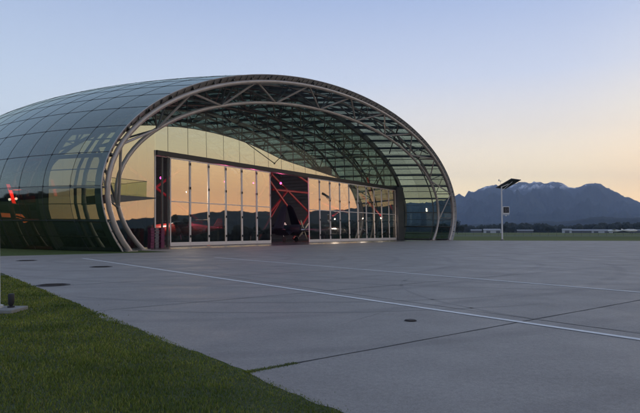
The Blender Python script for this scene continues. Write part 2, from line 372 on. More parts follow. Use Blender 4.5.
f = MB(); f.add([hallo.matrix_world @ p if False else hall(p.x, p.y, .009) for p in fpl], [tuple(range(len(fpl)))])
M['floor'] = pbr('dark_hall_floor', (.07,.07,.075), .25, 0, .3, .5)
fo = f.build('hall_floor', M['floor']); tag(fo, kind='structure')
# shell panels
NP_ = 34; SE = [-.3] + [3.6+3.9*i for i in range(18)]
sh = MB()
for i in range(len(SE)-1):
    for k in range(NP_):
        f0, f1 = k/NP_, (k+1)/NP_
        gv = [rp(SE[i]+(SE[i+1]-SE[i])*p/2, 0, f0+(f1-f0)*q/4) for q in range(5) for p in range(3)]
        sh.add(gv, [(3*q+p, 3*q+p+1, 3*q+p+4, 3*q+p+3) for q in range(4) for p in range(2)])
sho = sh.build('shell_glazing', M['shell_glass'], hallo, True)
# joints between panels (silicone lines) and patch fittings
sj = MB()
for k in range(1, NP_):
    SS = sorted(SE + [(SE[i]+SE[i+1])/2 for i in range(len(SE)-1)])
    pts = [rp(s, -.02, k/NP_) for s in SS]; sj.bar(pts, [rn(s, 0, k/NP_) for s in SS], .05, .022)
for s in SE[1:]:
    NQ = 4*NP_
    pts = [rp(s, -.018, q/NQ) for q in range(NQ+1)]
    sj.bar(pts, [rn(s, 0, q/NQ) for q in range(NQ+1)], .028, .02)
sj.build('glazing_joints', M['seam'], hallo)
# patch fittings on joint crossings of the near side
for i in range(1, 10):
    for k in range(1, 12):
        p = rp(SE[i], -.03, k/NP_); q = rn(SE[i], 0, k/NP_)
        MB().tube([p, p+q*.14], .10, 6).build('patch_fitting', M['seam'], hallo)
# ribs along the rings, under the purlins
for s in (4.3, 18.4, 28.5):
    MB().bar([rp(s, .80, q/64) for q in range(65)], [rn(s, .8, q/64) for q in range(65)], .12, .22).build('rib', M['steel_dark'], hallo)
# purlins: long beams under the glass
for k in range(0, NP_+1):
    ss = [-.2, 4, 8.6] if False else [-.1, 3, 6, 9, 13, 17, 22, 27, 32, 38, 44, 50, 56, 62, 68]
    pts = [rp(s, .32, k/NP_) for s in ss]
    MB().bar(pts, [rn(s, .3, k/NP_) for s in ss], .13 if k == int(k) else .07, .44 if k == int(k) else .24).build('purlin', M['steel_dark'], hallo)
# light glazing bars half way between the purlins
for k in range(NP_):
    ss = [-.1, 3, 6, 9, 13, 17, 22, 27, 32, 38, 44]
    MB().bar([rp(s, .10, (k+.5)/NP_) for s in ss], [rn(s, .1, (k+.5)/NP_) for s in ss], .05, .12).build('glazing_bar', M['steel_dark'], hallo)
# edge lip
lp = MB(); n = 136
P0 = [rp(-.31, .012, q/n) for q in range(n+1)]; P1 = [rp(.40, .66, q/n) for q in range(n+1)]; P2 = [rp(.55, .62, q/n) for q in range(n+1)]; P4 = [rp(.55, .06, q/n) for q in range(n+1)]
vs = []
for q in range(n+1): vs += [P0[q], P1[q], P2[q], P4[q]]
lp.add(vs, [(q*4+k, (q+1)*4+k, (q+1)*4+(k+1)%4, q*4+(k+1)%4) for q in range(n) for k in range(4)] + [(0,1,2,3), (n*4+3, n*4+2, n*4+1, n*4)])
lpo = lp.build('edge_lip', M['lip'], hallo)
nb = 98
for q in range(1, nb):
    f0 = q/nb; a = rp(-.27, .10, f0); b = rp(.30, .56, f0); d = (b-a).normalized(); tg = rp(0,.2,f0+.004)-rp(0,.2,f0-.004); nn = d.cross(tg).normalized()
    if nn.y > 0: nn = -nn
    br = MB(); br.bar([a+nn*.02, b+nn*.02], [nn, nn], .16 if q % 8 == 0 else .05, .04); br.build('bracket', M['seam'], lpo)
rim = MB(); rim.tube([rp(-.34, .0, q/n) for q in range(n+1)], .05, 6); rim.build('edge_rail', M['steel'], lpo, True)
# trusses
def truss(s0, main, ds=(0, 2.1, 3.2), bays=12, rr=(.225, .205, .18), mm=None, offs=(.8, 3.3, .95)):
    mm = mm or M['steel']; n = 96; nm = 'arch_truss'
    o = MB().tube([rp(s0+ds[0], offs[0], q/n) for q in range(n+1)], rr[0], 12).build(nm, mm, hallo, True)
    i = MB().tube([rp(s0+ds[1], offs[1], q/n) for q in range(n+1)], rr[1], 12).build('inner_chord', mm, o, True)
    b = MB().tube([rp(s0+ds[2], offs[2], q/n) for q in range(n+1)], rr[2], 10).build('rear_chord', mm, o, True)
    for k in range(bays):
        fi = (k+.5)/bays; pi = rp(s0+ds[1], offs[1], fi)
        for fo in (k/bays, (k+1)/bays):
            if 0 < fo < 1:
                MB().tube([pi, rp(s0+ds[0], offs[0], fo)], .12, 8).build('brace', mm, o, True)
                MB().tube([pi, rp(s0+ds[2], offs[2], fo)], .10, 6).build('brace', M['steel_dark'], o, True)  # rear braces darker: their shade is put into the steel colour
        MB().tube([pi, rp(s0+ds[0], offs[0], fi)], .07, 6).build('brace', M['steel_dark'], o, True)
        MB().tube([rp(s0+ds[0], offs[0], fi), rp(s0+ds[2], offs[2], (k+1)/bays if k < bays-1 else fi)], .07, 6).build('brace', mm, o, True)
        if k: MB().tube([rp(s0+ds[0], offs[0], k/bays), rp(s0+ds[2], offs[2], k/bays)], .09, 6).build('strut', mm, o, True)
    for q, off, ds_ in ((0, offs[0], ds[0]), (1, offs[0], ds[0]), (0, offs[1], ds[1]), (1, offs[1], ds[1]), (0, offs[2], ds[2]), (1, offs[2], ds[2])):
        p = rp(s0+ds_, off, q); MB().box(p.x-.5, p.x+.5, p.y-.42, p.y+.42, .011, .07).build('base_plate', mm, o)
    return o
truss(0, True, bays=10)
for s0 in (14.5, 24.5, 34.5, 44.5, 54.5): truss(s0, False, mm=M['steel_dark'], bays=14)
# diagonal wind bracing in the roof plane
for k, (f0, f1, s0, s1) in enumerate([(.30,.42,.4,8.6), (.42,.54,.4,8.6), (.54,.66,.4,8.6), (.66,.78,.4,8.6), (.18,.30,.4,8.6),
        (.42,.30,.4,8.6), (.54,.42,.4,8.6), (.66,.54,.4,8.6), (.78,.66,.4,8.6)] + [(.1+.1*j, .2+.1*j, 9.5, 19) for j in range(8)] + [(.2+.1*j, .1+.1*j, 20, 30) for j in range(8)]):
    MB().tube([rp(s0+(s1-s0)*j/6, 1.0, f0+(f1-f0)*j/6) for j in range(7)], .10, 6).build('wind_brace', M['steel_dark'], hallo, True)
# ---- front facade, 9 m behind the arch, leaning back about one degree
SF = 9.0; BETA = R(1.2); YAW = R(1.7)
def lean(o, b=None):
    p = Vector((20, SF, 0)); o.matrix_basis = Matrix.Translation(p) @ Matrix.Rotation(YAW, 4, 'Z') @ Matrix.Rotation(-(b or BETA), 4, 'X') @ Matrix.Translation(-p); return o
def ztop(u, s=SF, off=.45):
    a, b = ring_ab(s, off); x = (u-CU)/a
    return CH + b*math.sqrt(max(0, 1-x*x)) if abs(x) < 1 else None
def zbot(u, s=SF, off=.45):
    a, b = ring_ab(s, off); x = (u-CU)/a
    return max(0.0, CH - b*math.sqrt(max(0, 1-x*x)))
HD = 10.0; FH = 10.62; W = 2.98
CURVE = [(-4,9.0),(0,11.2),(5,12.6),(8.8,13.25),(13.1,13.79),(15.4,13.92),(18.7,13.94),(22,13.80),(24.9,13.5),(28.2,12.95),(32,12.2),(35.4,11.85),(39.4,11.5),(43.6,11.12),(48.5,10.6),(52,10.3),(90,5)]  # edge of a reflection, built as a split between two glasses
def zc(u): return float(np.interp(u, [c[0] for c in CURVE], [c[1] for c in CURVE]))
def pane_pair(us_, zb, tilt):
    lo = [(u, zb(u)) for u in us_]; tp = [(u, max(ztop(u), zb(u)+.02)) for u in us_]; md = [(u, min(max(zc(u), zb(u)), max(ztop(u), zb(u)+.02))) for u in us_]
    for a, b, m in ((lo, md, 'facade_glass'), (md, tp, 'dark_reflection_glass')):
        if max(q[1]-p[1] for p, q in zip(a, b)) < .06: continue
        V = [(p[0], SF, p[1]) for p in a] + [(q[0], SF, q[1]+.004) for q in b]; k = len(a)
        lean(MB().add(V, [(i, i+1, k+i+1, k+i) for i in range(k-1) if b[i][1]-a[i][1] > .003 or b[i+1][1]-a[i+1][1] > .003]).build('facade_pane' if m == 'facade_glass' else 'dark_reflection_pane', M[m], hallo), tilt)
cols = [9.6]
LEFT = [-2.6, -1.2, .2, 1.6, 3.0, 4.4, 5.8, 7.2, 8.3, 9.4]
for i in range(len(LEFT)-1):
    u0, u1 = LEFT[i], LEFT[i+1]; n = 4
    bt = [(u0+(u1-u0)*j/n, SF, zbot(u0+(u1-u0)*j/n)+.01) for j in range(n+1)]; tp = [(u0+(u1-u0)*j/n, SF, ztop(u0+(u1-u0)*j/n)) for j in range(n, -1, -1)]
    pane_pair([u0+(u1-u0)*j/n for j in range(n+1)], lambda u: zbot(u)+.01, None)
    if i: lean(MB().box(u0-.03, u0+.03, SF+.01, SF+.16, zbot(u0)+.01, ztop(u0)).build('mullion', M['steel_dark'], hallo))
UP = [9.6 + (11.5-9.6)] ; UP = [9.4, 11.25]
while UP[-1] < 70: UP.append(UP[-1]+W)
UP = [u for u in UP if u < 70.5] + [72.4, 74.2]
PIL0, PIL1 = 69.1, 71.7
for i in range(len(UP)-1):
    u0, u1 = UP[i], UP[i+1]; n = 4
    z0 = FH if u0 < PIL1-.5 else None
    us_ = [u0+(u1-u0)*j/n for j in range(n+1)]
    bt = [(u, SF, (FH if u < PIL1+.6 else zbot(u)+.01)) for u in us_]; tp = [(u, SF, max(ztop(u), (FH if u < PIL1+.6 else 0)+.02)) for u in reversed(us_)]
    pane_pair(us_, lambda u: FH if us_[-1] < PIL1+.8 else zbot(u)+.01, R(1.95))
    if i: lean(MB().box(u0-.022, u0+.022, SF-.012, SF+.12, FH if u0 < PIL1 else zbot(u0)+.01, ztop(u0)-.02).build('mullion', M['steel_dark'], hallo), R(1.95))
# glazing right of the pillar, below the fascia
for u0, u1 in ((71.72, 72.4),):
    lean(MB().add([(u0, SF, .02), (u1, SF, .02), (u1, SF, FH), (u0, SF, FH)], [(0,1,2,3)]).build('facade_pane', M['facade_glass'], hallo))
# slim dark bar added along the built-in reflection edge
cu = [9.4+i*.75 for i in range(50)]
lean(MB().bar([(u, SF-.03, zc(u)) for u in cu if zc(u) > FH], [(0,0,1)]*len([u for u in cu if zc(u) > FH]), .07, .07).build('reflection_edge_bar', M['steel_dark'], hallo), R(1.95))
# ring frame behind the facade edge
n = 80
lean(MB().bar([rp(SF+.2, .12, q/n) for q in range(n+1)], [rn(SF, .1, q/n) for q in range(n+1)], .5, .85).build('facade_ring', M['steel_dark'], hallo))
# fascia over the doors, jamb, pillar
lean(MB().box(9.4, PIL0, SF-.28, SF+.5, HD+.06, FH-.003).build('door_fascia', M['fascia'], hallo, bevel=.02))
lean(MB().box(PIL0, PIL1, SF-.7, SF+.6, 0.01, FH+.05).build('pillar', M['pillar'], hallo, bevel=.03))
lean(MB().box(9.25, 9.40, SF-.05, SF+.2, 0.01, FH).build('door_jamb', M['frame'], hallo))
lean(MB().box(11.0, 11.17, SF-.1, SF+.15, 0.01, HD).build('door_jamb', M['steel_dark'], hallo))
lean(MB().box(10.3, 10.45, SF, SF+.2, 0.01, HD).build('door_jamb', M['steel_dark'], hallo))
# threshold track
lean(MB().box(9.4, 69.1, SF-.4, SF+.4, .010, .03).build('door_track', M['fascia'], hallo))
def leaf(u0, w):
    z0, z1 = .06, HD; s0, s1 = SF-.22, SF-.10; fr = .13
    m = MB(); m.box(u0+.01, u0+fr, s0, s1, z0, z1); m.box(u0+w-fr, u0+w-.01, s0, s1, z0, z1)
    m.box(u0+fr, u0+w-fr, s0, s1, z0, z0+.42); m.box(u0+fr, u0+w-fr, s0, s1, z1-.12, z1); m.box(u0+fr, u0+w-fr, s0+.02, s1-.02, 5.02, 5.13)
    o = lean(m.build('door_leaf', M['frame'], hallo, bevel=.008))
    cc = Vector((u0+w/2, SF-.16, 0)); o.matrix_basis = o.matrix_basis @ Matrix.Translation(cc) @ Matrix.Rotation(R(random.uniform(-.10,.10)), 4, 'Z') @ Matrix.Translation(-cc)
    for a, b in ((z0+.42, 5.02), (5.13, z1-.12)):
        MB().add([(u0+fr, SF-.16, a), (u0+w-fr, SF-.16, a), (u0+w-fr, SF-.16, b), (u0+fr, SF-.16, b)], [(0,1,2,3)]).build('glass_pane', M['door_glass'], o)
    for z in (1.0, 3.4, 6.6, 9.4):
        MB().box(u0+w-.09, u0+w+.09, s0-.07, s0-.004, z, z+.28).build('hinge', M['black'], o)
    return o
LD = [11.25+W*i for i in range(6)]; RD = [38.4+3.06*i for i in range(10)]
for u in LD: leaf(u, W)
for u in RD: leaf(u, 3.06)
# V shaped tension cable on the upper facade
vc = MB(); vc.tube([(24.4, SF-.05, 13.6), (30.5, SF-.05, 11.4), (33.6, SF-.05, 13.7)], .03, 6); lean(vc.build('tension_cable', M['black'], hallo), R(1.95))
vc = MB(); vc.tube([(30.5, SF-.05, 11.3), (30.5, SF-.05, 11.5)], .09, 8); lean(vc.build('cable_node', M['black'], hallo), R(1.95))
# rear wall of the hall: dark horizontal cladding
rw = MB(); SB = 50
for z in np.arange(0.0, 21, .8):
    tu = [u for u in np.arange(-6, 78, .5) if ztop(u, SB, .6) and ztop(u, SB, .6) > z+.8 and zbot(u, SB, .6) <= z+.4]
    if tu: rw.box(tu[0], tu[-1], SB, SB+.3, z, z+.62); rw.box(tu[0], tu[-1], SB+.12, SB+.28, z+.62, z+.80)
rw.build('rear_wall', M['darkwall'], hallo)
M['slat'] = pbr('grey_interior_slats', (.15,.15,.18), .6, 0, .2, 1)
ip = MB()
for z in np.arange(0.02, 15, .72):
    ip.box(64.5, 64.8, 23, 49.9, z, z+.55); ip.box(64.68, 64.74, 23, 49.9, z+.55, z+.72)
ip.build('added_slatted_partition', M['slat'], hallo)  # dark slatted wall added to darken the view through the doorway
# internal steel beams; the red light on them is painted into their colour
for (a, b) in (((43.3, 22, 11), (55.7, 22, .4)), ((43.9, 22.5, 4.6), (49.5, 22.5, 9.3)), ((49.5, 22, 13), (57.3, 22, 10.4)), ((41.8, 23, 14), (44.5, 23, 9.5)), ((49.5, 23, 9.3), (41.8, 23, .2)),
               ((60.5, 12, 12), (62.5, 12, 7.6)), ((59, 12.6, 8.8), (67.5, 12.6, 4.6)), ((68.5, 11, 10.4), (73, 11, 6.2)), ((67.9, 11.6, 8.0), (72.2, 11.6, 4.2)), ((47, 13, 6.6), (55, 13, 5.2)), ((51, 13.5, 4.5), (57, 13.5, 7.2)),
               ((44.5, 21, 13.5), (39.5, 21, 7.0)), ((46, 24, 12.5), (58, 24, 5.5)), ((52, 23.2, .3), (61, 23.2, 9.0)), ((45, 22.4, 9.2), (57, 22.4, 9.2)), ((14, 24, 12), (30, 24, 3)), ((14, 24.6, 3), (26, 24.6, 11))):
    MB().tube([a, b], .2, 8).build('red_lit_beam', M['red'], hallo, True)
# mezzanine deck along the left side
mz = MB(); mz.box(-1, 9.2, 13, 45, 4.6, 5.25); mz.build('mezzanine_deck', M['darkwall'], hallo)
MB().prism([(-4.4,17.8,3.65),(-4.4,17.8,3.25),(-.6,17.8,3.1),(-.1,17.8,2.6),(.3,17.8,2.75),(-.4,17.8,3.5)], .2, (0,1,0)).build('lit_deck_edge', M['lamp_amber'], hallo)
# viewing balcony beside the doors
bal = MB(); BU1 = 8.0
bal.add([(2.2,6.2,5.25),(BU1,6.9,5.25),(BU1,8.9,5.25),(2.2,8.9,5.25),(2.2,6.2,4.4),(BU1-.1,6.9,5.12),(BU1-.1,8.9,5.12),(2.2,8.9,4.4)], [(0,1,2,3),(7,6,5,4),(0,4,5,1),(1,5,6,2),(2,6,7,3),(3,7,4,0)])
bo = bal.build('balcony', M['steel_dark'], hallo)
rl = MB(); rl.add([(2.4,6.35,5.26),(BU1-1.2,6.9,5.26),(BU1-1.2,6.9,6.85),(2.4,6.35,6.85)], [(0,1,2,3)]); rl.add([(BU1-1.2,6.9,5.26),(BU1-1.2,8.8,5.26),(BU1-1.2,8.8,6.85),(BU1-1.2,6.9,6.85)], [(0,1,2,3)])
rl.build('glass_railing', M['rail_glass'], bo)
MB().tube([(2.4,6.35,6.87),(BU1-1.2,6.9,6.87),(BU1-1.2,8.8,6.87)], .03, 6).build('handrail', M['steel_dark'], bo)

# ------------------------------------------------------------------ lamps and lit panels inside
def lamp(u, s, z, kind, label, power=0, r=.14):
    o = MB(); pts = []
    o.tube([(0,0,-r), (0,0,-r*.5), (0,0,r*.5), (0,0,r)], [r*.5, r, r, r*.5], 10)
    root = empty('hanging_lamp', hall(u, s, z), HALL_ROT, label, 'lamp', 'small lamps hanging in the hall')
    o.build('bulb', M[kind], root, True)
    MB().tube([(0,0,r), (0,0,r+.25)], r*.7, 8).build('lamp_cap', M['black'], root, True)
    zt = ztop(u, s, .8) or z+2
    MB().tube([(0,0,r+.25), (0,0,max(.5, zt-z))], .012, 5).build('cord', M['black'], root)
    if power:
        ld = bpy.data.lights.new('lamp_light', 'POINT'); ld.energy = power; ld.color = dict(lamp_white=(1,.8,.62), lamp_pink=(1,.15,.35)).get(kind, (1,.1,.06)); ld.shadow_soft_size = .3
        lo = bpy.data.objects.new('lamp_light', ld); C.objects.link(lo); lo.parent = root; lo.location = (0,0,-.3)

# ------------------------------------------------------------------ aircraft and other things in the hall
def ellring(x, cy_, cz, ry, rz, n=16): return [(x, cy_+ry*math.cos(2*math.pi*k/n), cz+rz*math.sin(2*math.pi*k/n)) for k in range(n)]
def wingmesh(r0, r1, c0, c1, th0, th1, sweep):
    """tapered wing panel from root point r0 to tip r1 with airfoil-like section; chord along +x"""
    def sec(p, c, th): 
        p = Vector(p); up = (Vector(r1)-Vector(r0)).cross(Vector((1,0,0))).normalized()
        return [p+Vector((c*a, 0, 0))+up*(th*b) for a, b in ((.5,0),(.42,.7),(.2,1),(-.2,.7),(-.5,.06),(-.5,-.06),(-.2,-.5),(.3,-.6),(.45,-.4))]
    tip = Vector(r1)+Vector((sweep,0,0))
    mid = Vector(r0).lerp(tip, .9)
    return MB().loft([sec(r0, c0, th0), sec(mid, c0+(c1-c0)*.85, th0+(th1-th0)*.85), sec(tip, c1*.6, th1*.6)])
def wheel(parent, x, y, r, w=.2, leg_to=None):
    t = MB().tube([(x,y-w/2,r),(x,y-w*.35,r),(x,y+w*.35,r),(x,y+w/2,r)], [r*.8,r,r,r*.8], 20).build('tyre', M['rubber'], parent, True)
    if leg_to: MB().tube([(x,y,r), leg_to], .07, 8).build('gear_strut', M['silver'], parent, True)
def fighter():
    root = empty('folded_wing_fighter', hall(40.2, 16.0, .01), HALL_ROT-R(90)+R(8), 'dark navy propeller fighter with its outer wings folded up in the open doorway', 'aircraft')
    # nose along +x ; body tilted nose up
    st = [(3.6,1.95,.55),(3.4,1.95,.78),(2.2,1.98,.82),(.5,2.0,.72),(-1.5,1.9,.6),(-4,1.6,.35),(-5.6,1.45,.12)]
    MB().loft([ellring(x,0,z,r*.92,r*1.05) for x, z, r in st]).build('fuselage', M['navy'], root, True)
    MB().loft([ellring(x,0,z,a,b) for x,z,a,b in ((-.1,2.7,.15,.1),(-.5,2.95,.36,.35),(-1.2,2.95,.36,.38),(-2.0,2.6,.2,.15))]).build('canopy', M['canopy'], root, True)
    MB().loft([ellring(3.45,0,1.95,.5,.5), ellring(3.9,0,1.95,.28,.28), ellring(4.25,0,1.95,.05,.05)]).build('spinner', M['silver'], root, True)
    for k in range(4):
        q = R(35+90*k); d = Vector((0, math.cos(q), math.sin(q))); p = Vector((0,-math.sin(q), math.cos(q))); c = Vector((3.85,0,1.95))
        MB().prism([c+d*.2-p*.07, c+d*.9-p*.16, c+d*1.7-p*.14, c+d*1.95, c+d*1.7+p*.14, c+d*.9+p*.16, c+d*.2+p*.07], .05, (1,0,0)).build('propeller_blade', M['black'], root)
    for sy in (-1, 1):
        wingmesh((1,sy*.5,1.7), (1,sy*1.9,1.15), 2.6, 2.5, .24, .22, 0).build('inner_wing', M['navy'], root)
        wingmesh((1,sy*1.9,1.15), (1,sy*2.9,2.1), 2.5, 2.35, .22, .2, 0).build('inner_wing', M['navy'], root)
        w = wingmesh((.9,sy*2.95,2.15), (.9,sy*.75,6.0), 1.9, 1.0, .2, .09, -.2).build('folded_wing', M['navy'], root)
        wheel(root, 1.4, sy*1.9, .42, leg_to=(1.2,sy*1.9,1.2))
        wingmesh((-4.9,sy*.15,1.7), (-4.9,sy*2.2,1.75), 1.2, .7, .08, .05, -.1).build('tailplane', M['navy'], root)
    MB().prism([(-4.2,-.05,1.8),(-5.0,-.05,3.2),(-5.7,-.05,3.25),(-5.8,-.05,1.5)], .1, (0,1,0)).build('tail_fin', M['navy'], root)
    wheel(root, -4.9, 0, .2, .12, (-4.7,0,1.3))
def plane(name, loc, rz, body, wing, label, L=9, Rb=.75, span=11, zc=1.6, high=True, prop=True):
    root = empty(name, loc, rz, label, 'aircraft')
    st = [(.48,.0,.35),(.44,.0,.62),(.3,.02,.85),(.1,.05,1),(-.1,.06,.95),(-.3,.12,.5),(-.5,.2,.15)]
    MB().loft([ellring(x*L,0,zc+dz,Rb*r*.85,Rb*r) for x,dz,r in st]).build('fuselage', body, root, True)
    MB().loft([ellring(L*a,0,zc+Rb*.75,Rb*b,Rb*c) for a,b,c in ((.24,.2,.1),(.16,.5,.55),(.04,.5,.6),(-.06,.2,.2))]).build('canopy', M['canopy'], root, True)
    zw = zc+Rb*1.0 if high else zc-Rb*.5
    for sy in (-1, 1):
        wingmesh((L*.08,sy*Rb*.3,zw), (L*.08,sy*span/2,zw+.35), L*.2, L*.12, .14, .07, -.2).build('wing', wing, root)
        wheel(root, L*.12, sy*1.1, .36, leg_to=(L*.1,sy*Rb*.5,zc-Rb*.5))
        wingmesh((-L*.45,sy*.1,zc+.2), (-L*.45,sy*span*.17,zc+.22), L*.1, L*.06, .06, .04, -.1).build('tailplane', body, root)
    MB().prism([(-L*.36,-.05,zc+.2),(-L*.44,-.05,zc+1.5),(-L*.5,-.05,zc+1.55),(-L*.51,-.05,zc+.15)], .1, (0,1,0)).build('tail_fin', body, root)
    wheel(root, -L*.44, 0, .18, .12, (-L*.44,0,zc-.05)) if prop else wheel(root, L*.38, 0, .3, .16, (L*.38,0,zc-.3))
    if prop:
        MB().loft([ellring(L*.47,0,zc,.26,.26), ellring(L*.52,0,zc,.04,.04)]).build('spinner', M['silver'], root, True)
        for k in range(3):
            q = R(20+120*k); d = Vector((0, math.cos(q), math.sin(q))); p = Vector((0,-math.sin(q), math.cos(q))); c = Vector((L*.49,0,zc))
            MB().prism([c+d*.1-p*.05, c+d*.6-p*.1, c+d*1.15-p*.08, c+d*1.25, c+d*1.15+p*.08, c+d*.6+p*.1, c+d*.1+p*.05], .04, (1,0,0)).build('propeller_blade', M['black'], root)
    return root
fighter()
plane('propeller_plane', hall(17.5, 13.2, .01), HALL_ROT+R(172), M['maroon'], M['silver'], 'dark red light aircraft side on behind the left group of door leaves', 11, .85, 10.5, 1.9)
plane('parked_jet', hall(49, 16, .01), HALL_ROT-R(60), M['silver'], M['silver'], 'silver grey jet aircraft behind the third leaf of the right door group', 12, .9, 9, 1.8, False, False)
plane('parked_jet', hall(61.5, 17, .01), HALL_ROT-R(110), M['navy'], M['navy'], 'dark navy jet aircraft behind the middle leaves of the right door group', 11, .85, 8.5, 1.7, False, False)
lamp(34.7, 12, 9.0, 'lamp_pink', 'small magenta lamp hanging in the open doorway above the fighter', 140)
lamp(12.6, 12, 8.0, 'lamp_pink', 'small magenta lamp hanging behind the narrow dark opening left of the doors', 30)
lamp(49.4, 12, 3.9, 'lamp_white', 'small white lamp behind the third leaf of the right door group', 900, .12)
lamp(58.8, 12, 4.2, 'lamp_white', 'small white lamp behind the sixth leaf of the right door group', 900, .12)
lamp(65.8, 12, 4.4, 'lamp_white', 'rightmost of the three small white lamps behind the right door group', 500, .15)
lamp(28.6, 12, 8.6, 'lamp_pink', 'right one of the two small pink lamps behind the left door group', 500, .10)
lamp(23.0, 12, 8.4, 'lamp_pink', 'left one of the two small pink lamps behind the left door group', 500, .10)
lamp(15.5, 10.9, 6.5, 'lamp_white', 'small white lamp added behind the first leaf of the left door group', 1500, .06)  # added lamp that lights the red aircraft behind the doors

# ------------------------------------------------------------------ stacks by the doors
def crate(m, label):
    root = empty('crate', (0,0,0), HALL_ROT, label, 'crate', 'stacked plastic crates left of the doors')
    w, d, h = .42, .55, .27
    b = MB(); b.box(-w/2,w/2,-d/2,d/2,0,.03); b.box(-w/2,-w/2+.03,-d/2,d/2,.03,h); b.box(w/2-.03,w/2,-d/2,d/2,.03,h); b.box(-w/2+.03,w/2-.03,-d/2,-d/2+.03,.03,h); b.box(-w/2+.03,w/2-.03,d/2-.03,d/2,.03,h)
    b.build('tub', m, root)
    r = MB(); r.box(-w/2-.025,w/2+.025,-d/2-.025,-d/2-.002,h-.05,h); r.box(-w/2-.025,w/2+.025,d/2+.002,d/2+.025,h-.05,h); r.box(-w/2-.025,-w/2-.002,-d/2,d/2,h-.05,h); r.box(w/2+.002,w/2+.025,-d/2,d/2,h-.05,h)
    r.build('rim', m, root); return root
ords = ['bottom', 'second', 'third', 'fourth', 'fifth', 'sixth', 'top']
for (u, s, mk, nm, cnt) in ((7.5, 7.0, 'purple', 'purple crate in the left stack by the glass wall', 7), (8.15, 7.1, 'greyplastic', 'grey crate in the middle stack by the glass wall', 7), (8.8, 7.0, 'purple', 'purple crate in the right stack beside the doors', 7)):
    first = None
    for k in range(cnt):
        lb = ('%s %s' % (ords[k], nm)) + ('' if k == 0 or k == cnt-1 else ', counted from the ground')
        p = hall(u+(random.random()-.5)*.04, s+(random.random()-.5)*.04, .010+k*.30)
        if first is None: first = crate(M[mk], lb); first.location = p
        else: dup(first, p, HALL_ROT+(random.random()-.5)*.08, lb)

# small things on the hall floor just inside the doors
def bollard(u, s, h, m, label):
    root = empty('barrier_post', hall(u, s, .01), HALL_ROT, label, 'barrier post', 'barrier posts inside the doors')
    MB().tube([(0,0,0),(0,0,.04)], .16, 14).build('foot', M['silver'], root, True); MB().tube([(0,0,.04),(0,0,h)], .035, 10).build('post', m, root, True)
    MB().tube([(0,0,h),(0,0,h+.04),(0,0,h+.09)], [.04,.055,.03], 10).build('cap', m, root, True)
bollard(26.6, 10.6, 1.0, M['white'], 'white barrier post on the hall floor behind the left door group')
bollard(44.2, 10.6, .95, M['white'], 'left one of the two white barrier posts behind the right door group')
bollard(55.2, 10.6, .95, M['white'], 'right one of the two white barrier posts behind the right door group')
lt = empty('floor_lantern', hall(18.7, 10.4, .01), HALL_ROT, 'small glowing orange lantern on the floor behind the left doors', 'lantern')
MB().box(-.14,.14,-.14,.14,0,.06).build('lantern_base', M['black'], lt); M['flame'] = pbr('lit_orange_lantern', (1,.4,.1), .5, emit=(1,.25,.06), estr=3)
MB().box(-.11,.11,-.11,.11,.06,.42).build('lantern_glass', M['flame'], lt); MB().tube([(0,0,.42),(0,0,.55)], [.15,.03], 4).build('lantern_roof', M['black'], lt)

# slanted red light panels seen through the left side of the shell
def red_panel(u, s, z0, z1, lean_, label):
    root = empty('red_light_panel', hall(u, s, z0), HALL_ROT, label, 'light panel', 'slanted red lit panels inside the left side')
    MB().prism([(0,0,0),(.3,0,0),(.3+lean_,0,z1-z0),(lean_,0,z1-z0)], .12, (0,1,0)).build('lit_face', M['lamp_red'], root)
    MB().prism([(-.04,.13,-.05),(.34,.13,-.05),(.34+lean_,.13,z1-z0+.05),(lean_-.04,.13,z1-z0+.05)], .08, (0,1,0)).build('panel_back', M['black'], root)
    ld = bpy.data.lights.new('panel_light', 'POINT'); ld.energy = 90; ld.color = (1,.08,.04); ld.shadow_soft_size = .4
    lo = bpy.data.objects.new('panel_light', ld); C.objects.link(lo); lo.parent = root; lo.location = (0,-.5,.9)
red_panel(-3.1, 14, 4.4, 6.2, -.6, 'leftmost slanted red glowing panel inside the left side of the glass shell')
red_panel(1.1, 14, 4.9, 7.0, -.6, 'slanted red glowing panel inside the shell nearer to the front arch')
for (u, s, z, lb) in ((-3.4, 14, 4.75, 'small white lamp left of the leftmost glowing red panel'), (-2.8, 14, 4.85, 'small white lamp right of the leftmost glowing red panel'), (-.3, 14, 5.2, 'small white lamp beside the second glowing red panel')):
    lamp(u, s, z, 'lamp_white', lb, 0, .12)

# ------------------------------------------------------------------ apron ironwork
def manhole(px, r, label, drain=False):
    root = empty('manhole_cover', px, R(20), label, 'manhole cover', 'iron covers set in the paving')
    n = 32; z = .0
    MB().tube([(0,0,.009),(0,0,.013)], r, n).build('rim', M['black'], root)
    MB().tube([(0,0,.013),(0,0,.020)], r*.86, n).build('lid', M['iron'], root)
    k = MB()
    for i in range(-3, 4): 
        w = math.sqrt(max(.01, 1-(i/4.2)**2))*r*.75; k.box(-w, w, i*r*.2-.012, i*r*.2+.012, .0201, .026)
    k.build('ribs', M['iron'], root)
manhole(Vector((-8.45, 17.2, 0)), .50, 'iron manhole cover nearest to the lawn edge')
manhole(Vector((-10.5, 26.0, 0)), .52, 'iron manhole cover beside the start of the white painted line')
manhole(Vector((-17.1, 31.6, 0)), .56, 'iron manhole cover farthest left near the grass strip')
manhole(Vector((1.72, 10.35, 0)), .12, 'tiny round iron cover in the middle of the paving near the white line')

